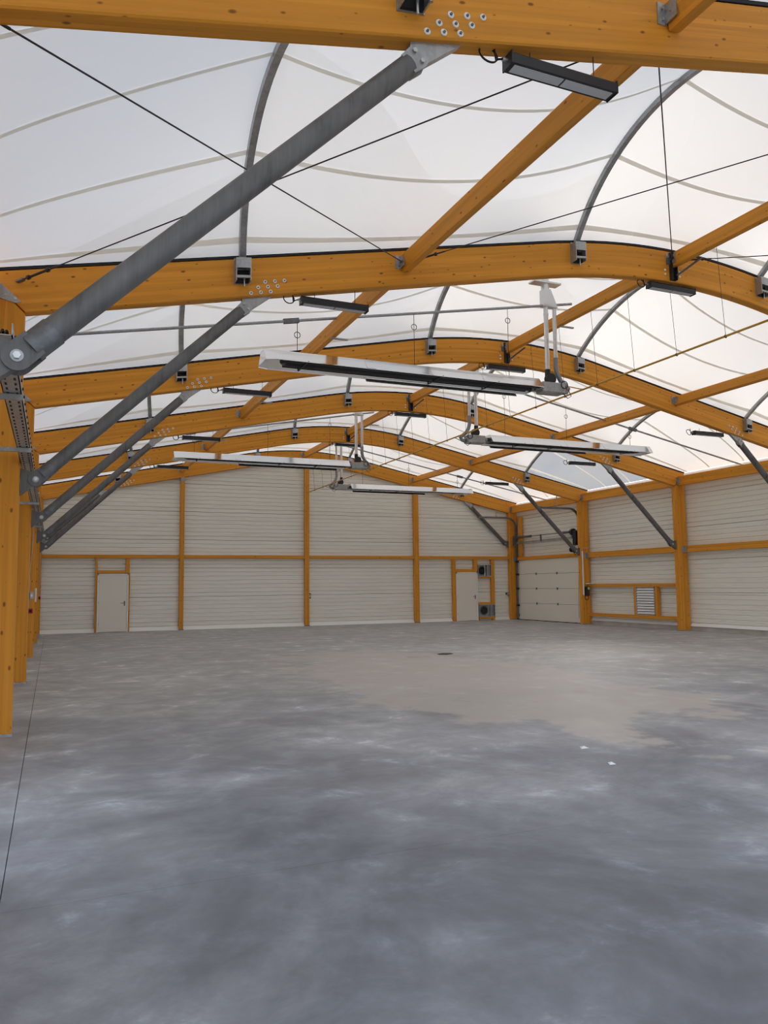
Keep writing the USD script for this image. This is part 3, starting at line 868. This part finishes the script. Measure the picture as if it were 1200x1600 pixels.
# service boxes right of the right door
timber("timber_stud", "timber stud on the right of the two fan boxes", 17.46, 17.625, ya, yb_, .68, 2.6, (0, 0, 1))
timber("timber_shelf", "timber ledge under the upper fan box", 16.81, 17.455, ya, yb_, 1.80, 1.865, (1, 0, 0))
timber("timber_shelf", "timber ledge over the lower fan box", 16.81, 17.455, ya, yb_, .685, .775, (1, 0, 0))
timber("timber_shelf", "timber ledge under the lower fan box", 16.81, 17.62, ya, yb_, .08, .15, (1, 0, 0))
timber("timber_stud", "short timber foot at the floor on the right of the lower fan box", 17.48, 17.6, ya, yb_, 0, .078, (0, 0, 1))
timber("timber_stud", "short timber foot at the floor on the left of the lower fan box", 16.81, 16.90, ya, yb_, 0, .078, (0, 0, 1))
for which, x0, x1, z0, z1 in (("upper", 16.80, 17.455, 1.868, 2.39), ("lower", 16.81, 17.60, .155, .68)):
    t = Thing("fan_box", f"{which} galvanised open ventilation box beside the right door", "ventilation box", ((x0 + x1) / 2, yf + .1, z0))
    yy = yf + .02
    t.part("casing", [box(x0, x1, yy + .12, yy + .135, z0, z1), box(x0, x0 + .012, yy, yy + .12, z0, z1), box(x1 - .012, x1, yy, yy + .12, z0, z1), box(x0, x1, yy, yy + .12, z0, z0 + .012), box(x0, x1, yy, yy + .12, z1 - .012, z1)], "galvanised", smooth=False)
    t.part("edge_rim", [box(x0 - .005, x1 + .005, yy - .012, yy, z1 - .03, z1), box(x0 - .005, x1 + .005, yy - .012, yy, z0, z0 + .03)], "bright_steel", smooth=False)
    xm = x0 + (x1 - x0) * (.50 if which == "upper" else .55)
    t.part("divider", box(xm - .012, xm + .012, yy - .014, yy, z0 + .02, z1 - .02), "white_paint" if which == "upper" else "galvanised", smooth=False)
    cx, cz = x0 + (x1 - x0) * .38, (z0 + z1) / 2
    t.part("duct_ring", ring((cx, yy + .10, cz), (0, 1, 0), .175, .02, 28, 8), "galvanised_dull")
    t.part("duct_opening", disc((cx, yy + .108, cz), (0, 1, 0), .168, .02, 28), "dark_hole")
    if which == "upper":
        t.part("fan_motor", box(cx - .15, cx + .10, yy + .03, yy + .10, cz - .11, cz + .06, .01), "black_housing")
    else:
        t.part("fan_blade", [bar((cx, yy + .09, cz), (cx + .15 * math.cos(a), yy + .085, cz + .15 * math.sin(a)), .06, .006, (0, 1, 0)) for a in np.arange(5) * 2 * PI / 5], "black_housing", smooth=False)
    t.part("side_pipe", [rod((x1 - .17, yy + .06, z0 + .03), (x1 - .17, yy + .06, z1 - .03), .03, 10), rod((x1 - .09, yy + .06, z0 + .03), (x1 - .09, yy + .06, z1 - .03), .02, 10)], "galvanised")
for x, z, y, lab in ((9.285, 1.165, yf + .145, "black double power socket beside the middle gable post"), (18.30, 1.12, yf + .145, "black double power socket beside the far right corner post")):
    v = abs(x - 9.285) < .1
    t = Thing("power_socket", lab, "socket", (x, y, z))
    w, h = (.045, .10) if v else (.075, .05)
    t.part("housing", box(x - w, x + w, y - .07, y + .02, z - h, z + h, .008), "black_housing")
    t.part("cover", [box(x - .028 + (0 if v else q * .06), x + .028 + (0 if v else q * .06), y - .08, y - .07, z - .03 + (q * .05 if v else 0), z + .03 + (q * .05 if v else 0)) for q in (-.6, .6)], "grey_plastic", smooth=False)

# ------------------------------------------------------------------ right wall: rails, louvre, sectional door
for k in range(0, 5):
    y0, y1 = FY(k) + T2, FY(k + 1) - T2
    if not any(in_frame((18.65, y0 + (y1 - y0) * t, 2.6)) for t in np.linspace(0, 1, 9)):
        continue
    t = Thing("wall_rail", f"horizontal timber rail at mid height of the right wall, {BAY_WORD[k + 1]}", "rail", (18.7, (y0 + y1) / 2, 2.5))
    t.part("timber", box(18.63, 18.77, y0 + .015, y1 - .015, 2.50 if k < 4 else 2.56, 2.70, .006), "glulam", grain=(0, 1, 0))
    for y, s in ((y0, 1), (y1, -1)):
        t.part("rail_shoe", [box(18.618, 18.63, min(y, y + s * .16), max(y, y + s * .16), 2.49, 2.69), box(18.55, 18.63, min(y, y + s * .012), max(y, y + s * .012), 2.49, 2.69)], "galvanised", smooth=False)
y0, y1 = FY(3) + T2 + .005, FY(4) - T2 - .005
timber("timber_rail", "upper thin timber rail above the louvre vent on the right wall", 18.66, 18.78, y0, y1 + .0, 1.40, 1.505, (0, 1, 0))
timber("timber_rail", "lower thin timber rail below the louvre vent on the right wall", 18.66, 18.78, y0, y1, .315, .43, (0, 1, 0))
timber("timber_stud", "slim timber stud on the far side of the louvre vent", 18.68, 18.78, 21.735, 21.85, .432, 1.398, (0, 0, 1))
timber("timber_stud", "broad timber stud on the near side of the louvre vent", 18.68, 18.80, 20.68, 20.80, .432, 1.398, (0, 0, 1))
lv = Thing("louvre_vent", "bright metal louvre vent with ten slats between two rails of the right wall", "vent", (18.7, 21.27, .45))
lv.part("vent_frame", [box(18.67, 18.76, 20.81, 20.845, .435, 1.395), box(18.67, 18.76, 21.695, 21.73, .435, 1.395), box(18.67, 18.76, 20.81, 21.73, .435, .465), box(18.67, 18.76, 20.81, 21.73, 1.365, 1.395)], "bright_steel", smooth=False)
lv.part("back_board", box(18.765, 18.775, 20.81, 21.73, .435, 1.395), "dark_hole", smooth=False)
for j in range(10):
    z = .475 + j * .0895
    lv.part("slat", hull([(x, y, z + dz) for y in (20.848, 21.692) for x, dz in ((18.678, 0), (18.672, .010), (18.712, .072), (18.718, .064))]), "trim_white", smooth=False)

dr = Thing("door_3", "pale sectional overhead door in the right wall beside the far corner", "door", (18.66, 27.1, 0), kind="structure")
dy0, dy1 = 24.52, 29.34
zj = [.02, .715, 1.335, 1.955, 2.56]
for a, b in zip(zj[:-1], zj[1:]):
    p = dr.part("door_panel", box(18.68, 18.73, dy0, dy1, a + .004, b - .004, .004), "door_paint")
    if a > .1:
        for y in (26.31, 27.78):
            p.part("hinge", box(18.66, 18.68, y - .035, y + .035, a - .045, a + .045, .004), "galvanised_dull")
dr.part("backing_skin", box(18.732, 18.745, dy0, dy1, 0.0, 2.60), "dark_hole", smooth=False)
dr.part("bottom_seal", box(18.675, 18.735, dy0, dy1, 0, .024), "black_rubber", smooth=False)
for y, zz in ((dy0 + .25, 1.98), (dy0 + .15, .16), (dy1 - .12, .2)):
    dr.part("corner_fitting", box(18.64, 18.68, y - .09, y + .09, zz - .06, zz + .05, .01), "black_housing")


def track(y, zc=4.40, r=.42, xw=18.60, xend=16.72):
    P = [(xw, y, z) for z in np.linspace(0.03, zc - r, 12)] + [(xw - r + r * math.cos(a), y, zc - r + r * math.sin(a)) for a in np.linspace(0.1, PI / 2, 9)] + [(x, y, zc) for x in np.linspace(xw - r - .1, xend, 6)]
    return tube(P, 0, prof=[(-.035, -.03), (.035, -.03), (.035, .03), (-.035, .03)], ref=(0, 1, 0))


for y in (24.70, 29.14):
    tr = dr.part("track", track(y), "galvanised_dull", smooth=30)
    tr.part("track_hanger", [rod((17.62, y, 4.42), (17.62, y, zb(17.62) if y > 29 else 4.9), .016, 8)], "galvanised")
    if y > 29:
        tr.part("track_clip", [box(18.55, 18.66, y - .06, y + .02, z - .04, z + .04) for z in (.62, 1.34, 1.95, 2.5)], "black_housing", smooth=False)
    else:
        tr.part("lift_cable", rod((18.60, y + .16, .2), (18.62, y + .05, 3.3), .006, 6), "cable_steel")
dr.part("shaft", rod((18.58, 24.75, 3.545), (18.58, 29.25, 3.545), .016, 10), "galvanised_dull")
for a, b in ((24.85, 25.95), (27.95, 29.05)):
    dr.part("torsion_spring", tube([(18.58, a + (b - a) * j / 120, 3.545) for j in range(121)], 0, prof=[(math.cos(q) * .05, math.sin(q) * .05) for q in np.linspace(0, 2 * PI, 12, endpoint=False)]), "galvanised_dull")
dr.part("shaft_rail", box(18.60, 18.63, 24.75, 29.25, 3.26, 3.36), "galvanised", smooth=False)
dr.part("shaft_bracket", [box(18.56, 18.60, 27.2, 27.27, 3.30, 3.58), box(18.5, 18.62, 29.16, 29.26, 3.2, 3.62), box(18.5, 18.62, 25.0, 25.06, 3.30, 3.60)], "galvanised_dull", smooth=False)
mo = dr.part("door_motor", [box(18.40, 18.58, 24.66, 24.86, 3.0, 3.55, .02)], "black_housing", label="black operator motor of the overhead door")
mo.part("motor_drum", disc((18.50, 24.95, 3.52), (0, 1, 0), .13, .12, 18), "black_housing")
mo.part("chain_wheel", disc((18.46, 25.0, 2.84), (0, 1, 0), .10, .06, 18), "black_housing")
mo.part("motor_cable", tube([(18.45, 24.75, 3.0), (18.40, 24.78, 2.85), (18.44, 24.9, 2.75), (18.5, 24.8, 2.62)], .012, 6), "black_rubber")
timber("timber_stud", "upright timber stud on the right wall by the far corner above the door", 18.64, 18.78, 28.87, 29.02, 2.71, 4.44, (0, 0, 1))

py = FY(4) - T2
t = Thing("cable_duct", "white vertical cable duct on the fifth right post by the overhead door", "cable duct", (18.45, py, 1.1))
t.part("duct", box(18.425, 18.475, py - .035, py, 1.09, 2.755, .004), "white_plastic")
t.part("feed_pipe", tube([(18.45, py - .012, 2.76), (18.45, py - .012, 2.86), (18.55, py - .012, 2.875), (18.74, py - .012, 2.87)], .010, 6), "grey_plastic")
t = Thing("door_control", "black door control box with green label on the fifth right post", "control box", (18.6, py, 1.05))
t.part("box", box(18.51, 18.67, py - .11, py, 1.06, 1.42, .012), "black_housing")
t.part("label_plate", box(18.575, 18.655, py - .114, py - .11, 1.30, 1.40), "green_label")
t.part("cable_loop", ring((18.56, py - .06, 1.0), (0, 1, 0), .085, .012, 18, 6), "black_rubber")
t = Thing("emergency_light", "white flat emergency light by the fifth right post above the thin rail", "emergency light", (18.72, py + .3, 1.52))
t.part("housing", box(18.55, 18.72, FY(4) - .50, FY(4) - .10, 1.51, 1.545, .006), "white_plastic")
t.part("legend", box(18.56, 18.70, FY(4) - .48, FY(4) - .12, 1.507, 1.51), "grey_plastic")

# ------------------------------------------------------------------ linear high-bay lights
def high_bay(k, x0, z, row, first):
    lab = f"black linear LED light hanging under the beam, {row} row, frame {FRAME_WORD[k]}"
    y = FY(k)
    if first is not None:
        p = numbered("/World", "linear_light")
        x = UsdGeom.Xform.Define(stage, p)
        x.AddTranslateOp().Set(Gf.Vec3d(x0, y, z))
        r = x.GetPrim(); r.GetReferences().AddInternalReference(first.path); r.SetInstanceable(True)
        tag(r, lab, "light", "linear lights under the beams")
        return first
    t = Thing("linear_light", lab, "light", (x0, y, z), "linear lights under the beams")
    L, w = .90, .062
    t.part("housing", hull([(x, y + dy, z + dz) for x in (x0, x0 + L) for dy, dz in ((-w, -.014), (w, -.014), (-w, .055), (w, .055), (-.04, .078), (.04, .078))]), "black_housing", smooth=False)
    for q in (0, 1):
        t.part("lens", box(x0 + .025 + q * (L / 2 - .018), x0 + L / 2 - .008 + q * (L / 2 - .018), y - .040, y + .040, z - .019, z - .012), "lens", smooth=False, label="pale grey diffuser lens")
    for x in (x0 - .012, x0 + L):
        t.part("end_cap", box(x, x + .012, y - .066, y + .066, z - .022, z + .08, .003), "black_housing")
    t.part("cable_gland", rod((x0 - .012, y, z + .035), (x0 - .05, y, z + .035), .016, 8), "bright_steel")
    cp = [(x0 - .05, y, z + .035), (x0 - .10, y - .01, z + .01)] + [(x0 - .17 + .07 * math.cos(a), y - .01 + .02 * math.sin(a), z + .03 + .07 * math.sin(a)) for a in np.linspace(-.6, 5.6, 22)] + [(x0 - .12, y, z + .13)]
    t.part("supply_cable", tube(cp, .007, 6), "black_rubber", label="loop of black supply cable")
    for q, h in ((.18, .155), (.74, .26)):
        t.part("hanger_wire", rod((x0 + q, y, z + .07), (x0 + q, y, z + h), .004, 5), "cable_steel")
    return t


f1 = None
for k in range(0, 5):
    f1 = high_bay(k, 2.87, 5.20, "left", f1)
f2 = None
for k in range(1, 5):
    f2 = high_bay(k, 8.62, 6.235, "ridge", f1)
for k in range(2, 5):
    high_bay(k, 14.39, 5.16, "right", f1)

# ------------------------------------------------------------------ suspension tubes at mid bay and radiant heaters
def susp(b, s):
    y = FY(b) + 2.5
    xe = -0.55 if s < 0 else 18.70
    xa = XC + s * 0.06
    ze, za = 5.10, 6.86
    if s > 0:
        ze = 4.98
    P = [(xe, y, ze), (xa, y, za)]
    side = "left" if s < 0 else "right"
    t = Thing("suspension_tube", f"thin galvanised tube carrying a heater, {side} half of the {BAY_WORD[b + 1]}", "tube", P[0])
    t.part("tube", rod(P[0], P[1], .024, 12), "galvanised")
    q = A(*P[0]) + (A(*P[1]) - A(*P[0])) * .42
    d = (A(*P[1]) - A(*P[0])); d /= np.linalg.norm(d)
    t.part("splice_sleeve", bar(q - d * .13, q + d * .13, .06, .075), "galvanised_dull", smooth=False)
    return lambda x: ze + (x - xe) / (xa - xe) * (za - ze)


def heater(b, s):
    """s = -1: the hood runs left from its burner; +1: to the right."""
    y = FY(b) + 2.5
    zline = susp(b, s)
    X = (lambda u: 9.06 + s * u)                       # u: distance from the ridge
    zt_, zl = 5.285, 5.10
    u0, u1 = 0.96, 6.08
    t = Thing("radiant_heater", f"long white tube heater, {'left' if s < 0 else 'right'} roof slope, {BAY_WORD[b + 1]}", "heater", (X(3.5), y, zl))
    wt, wb = .15, .30
    # hood: a thin folded sheet, open below, with hipped ends
    def hood(u_a, u_b, in_=0.0):
        prof = [(-wb - .004, zl - .012), (-wb, zl + .0), (-wt - .06, zt_ - .07), (-wt, zt_), (wt, zt_), (wt + .06, zt_ - .07), (wb, zl), (wb + .004, zl - .012)]
        return prof
    prof = hood(u0, u1)
    V, F = [], []
    for th_ in (0, 1):
        for u, sc in ((u0, 1), (u1 - .16, 1), (u1, .80)):
            for a, z in prof:
                V.append((X(u), y + a * (sc if th_ == 0 else sc * .985), (zl + (z - zl) * 1) - (.006 if th_ else 0)))
    n = 8
    for th_ in (0, 1):
        for r in range(2):
            for j in range(n - 1):
                q = th_ * 3 * n + r * n + j
                F.append([q, q + 1, q + n + 1, q + n])
    hd = t.part("reflector_hood", (np.array(V), np.array(F)), "reflector", smooth=False)
    for u, sc in ((u0, 1.0), (u1, .80)):
        hd.part("hood_end", hull([(X(u) + q, y + a * sc, z) for q in (0, .006) for a, z in [(-wb, zl), (wb, zl), (-wt, zt_ - .004), (wt, zt_ - .004)]]), "reflector", smooth=False)
    for u, w in ((2.2, .012), (3.2, .012), (4.4, .16)):
        hd.part("hood_band", hull([(X(u) + q, y + a * e, z + .002) for q in (0, w) for a, z in prof[1:4] for e in (1.004, 1.02)]), "reflector", smooth=False)
    # U-shaped burner tube
    up_ = [(X(u0 - .05), y - .11, zl + .06)] + [(X(u), y - .11, zl + .06) for u in np.linspace(u0 + .2, u1 - .55, 8)] + [(X(u1 - .45 + .11 * math.sin(a)), y - .11 * math.cos(a), zl + .06) for a in np.linspace(.2, PI - .2, 9)] + [(X(u), y + .11, zl + .06) for u in np.linspace(u1 - .55, u0 - .05, 8)]
    t.part("burner_tube", tube(up_, .05, 12), "black_steel", label="black U-shaped burner tube under the hood")
    ua, ub = u0 + .03, u1 - .40
    lin = [(-wb + .02, zl + .02), (-wt, zt_ - .05), (wt, zt_ - .05), (wb - .02, zl + .02)]
    t.part("hood_lining", [hull([(X(u), y + a + e, z + f) for u in (ua, ub) for (a, z) in (p, q) for e, f in ((0, 0), (0, .004))]) for p, q in zip(lin[:-1], lin[1:])], "black_steel", smooth=False, label="dark sheet inside the hood, colour standing for its dark reflection")  # black sheet puts the mirror hood's reflection of the dark tubes into colour
    for u in (1.9, 3.0, 5.4):
        t.part("tube_hanger", [bar((X(u), y - wb, zl + .005), (X(u), y + wb, zl + .005), .02, .012)], "black_steel", smooth=False)
    t.part("side_reflector", [hull([(X(u), y + wb + a, zl + c) for u in (1.2, 4.2) for a, c in ((-.02, -.01), (.0, -.02), (-.05, -.075), (-.07, -.07))])], "reflector", smooth=False)
    # burner box, fan and twin flue
    ub0, ub1 = .36, .86
    bb = t.part("burner_box", [box(min(X(ub0), X(ub1)), max(X(ub0), X(ub1)), y - .13, y + .13, zl - .04, zl + .16, .02)], "galvanised")
    bb.part("burner_neck", [rod((X(ub1 - .02), y - .08, zl + .06), (X(u0 + .02), y - .08, zl + .06), .06, 12), rod((X(ub1 - .02), y + .09, zl + .06), (X(u0 + .02), y + .09, zl + .06), .06, 12)], "hose_grey")
    bb.part("fan", [disc((X(.62), y - .02, zl + .24), (0, 1, 0), .10, .10, 18), rod((X(.66), y, zl + .22), (X(.66), y, zl + .42), .052, 12)], "black_housing", label="black exhaust fan on the burner")
    bb.part("control_cable", [ring((X(.40), y - .15, zl + .12), (0, 1, 0), .07, .008, 16, 6), tube([(X(.3), y - .12, zl + .05), (X(.25), y - .14, zl - .08), (X(.33), y - .14, zl - .13), (X(.42), y - .13, zl - .04)], .007, 6)], "black_rubber")
    ztop = zt(X(.5)) - .42
    zc = 6.72
    fx = X(.66)
    t.part("exhaust_flue", [rod((fx, y, zl + .40), (fx, y, zc), .043, 16)] + [disc((fx, y, z), (0, 0, 1), .048, .03, 16) for z in (zl + .45, 6.58)], "flue_white")
    gx_ = X(.47)
    t.part("air_intake", [rod((gx_, y, 5.75), (gx_, y, zc - .02), .038, 16), disc((gx_, y, 5.78), (0, 0, 1), .044, .03, 16)], "flue_white")
    cv = [(gx_, y, 5.76), (gx_, y, 5.56), (gx_ - s * .03, y, 5.44), (gx_ - s * .10, y, 5.33), (gx_ - s * .20, y, 5.25), (gx_ - s * .26, y, 5.19), (gx_ - s * .22, y, 5.13), (gx_ - s * .10, y, 5.11), (X(.38), y, 5.12)]
    t.part("air_hose", tube(cv, .045, 14), "hose_grey")
    sd_ = s
    top_ = roof_pt(fx, y, b, sag(fx), -.03)[2]
    t.part("flue_adaptor", [hull([(fx + dx, y + dy, z) for dx in (-.075, .075) for dy in (-.075, .075) for z in (zc + .07, 7.05)] + [((fx if sd_ * (gx_ - fx) > 0 else fx) + dx, y + dy, zc) for dx in (-.075, .075) for dy in (-.06, .06)] + [(gx_ + dx, y + dy, zc) for dx in (-.05, .05) for dy in (-.05, .05)]),
                             rod((fx, y, 7.0), (fx, y, top_), .075, 16)], "flue_white", smooth=30)
    t.part("roof_flange", [box(fx - .30, fx + .30, y - .10, y + .10, 7.16, 7.19)], "flue_white", smooth=False)
    # hanging wires up to the suspension tube, gas hose
    for u in (1.5, 3.4, 5.5):
        t.part("hanger_chain", [rod((X(u), y, zt_), (X(u), y, zline(X(u))), .005, 5), ring((X(u), y, zline(X(u)) - .24), (0, 1, 0), .05, .006, 12, 5)], "cable_steel")
    t.part("gas_hose", tube([(X(.36), y - .03, zl + .03), (X(.22), y - .03, zl + .0), (X(.02), y - .04, zl + .07), (9.193, y - .03, 5.20)] if s > 0 else [(X(.36), y - .03, zl + .05), (X(.2), y - .03, zl + .13), (9.10, y - .03, 5.21), (9.193, y - .03, 5.21)], .010, 6), "gas_yellow" if s < 0 else "hose_grey")
    return t


heater(1, -1); heater(2, 1); heater(3, -1); heater(4, 1)

# ------------------------------------------------------------------ yellow gas pipe on wires
t = Thing("gas_pipe", "long thin yellow gas pipe hung on wires below the ridge purlin", "pipe", (9.193, 16, 5.2))
t.part("pipe", rod((9.193, 3.0, 5.21), (9.193, 29.36, 5.225), .017, 10), "gas_yellow")
for y in np.arange(5.5, 29.0, 1.0):
    zp = zt(XC) - .27
    if abs((y - 4.43) % 5) < .15:
        zp = 6.38
    w = t.part("hanger_wire", rod((9.193, y, 5.22), (9.10, y, zp), .0035, 5), "cable_steel")
    w.part("pipe_clip", ring((9.193, y, 5.21), (0, 1, 0), .022, .006, 10, 5), "cable_steel")

# ------------------------------------------------------------------ scraps on the floor
solo("scrap_sheet", slab([(7.95, 15.70), (8.10, 15.62), (8.32, 15.74), (8.36, 15.95), (8.18, 16.02), (7.99, 15.90)], "z", 0.001, 0.006), "black_rubber", "small dark flat scrap lying on the floor towards the right door", "scrap", smooth=False)
for i, (x, y) in enumerate(((4.67, 6.24), (4.475, 5.60))):
    a = .045 - .012 * i
    solo("paper_scrap", hull([(x - a, y - .02, .001), (x + a, y - .025, .001), (x + a * .8, y + .03, .004), (x - a * .6, y + .025, .012), (x, y, .022)]), "white_plastic", ["crumpled white paper scrap on the floor, the larger and farther one", "tiny white paper scrap on the floor, the smaller and nearer one"][i], "scrap", smooth=False)
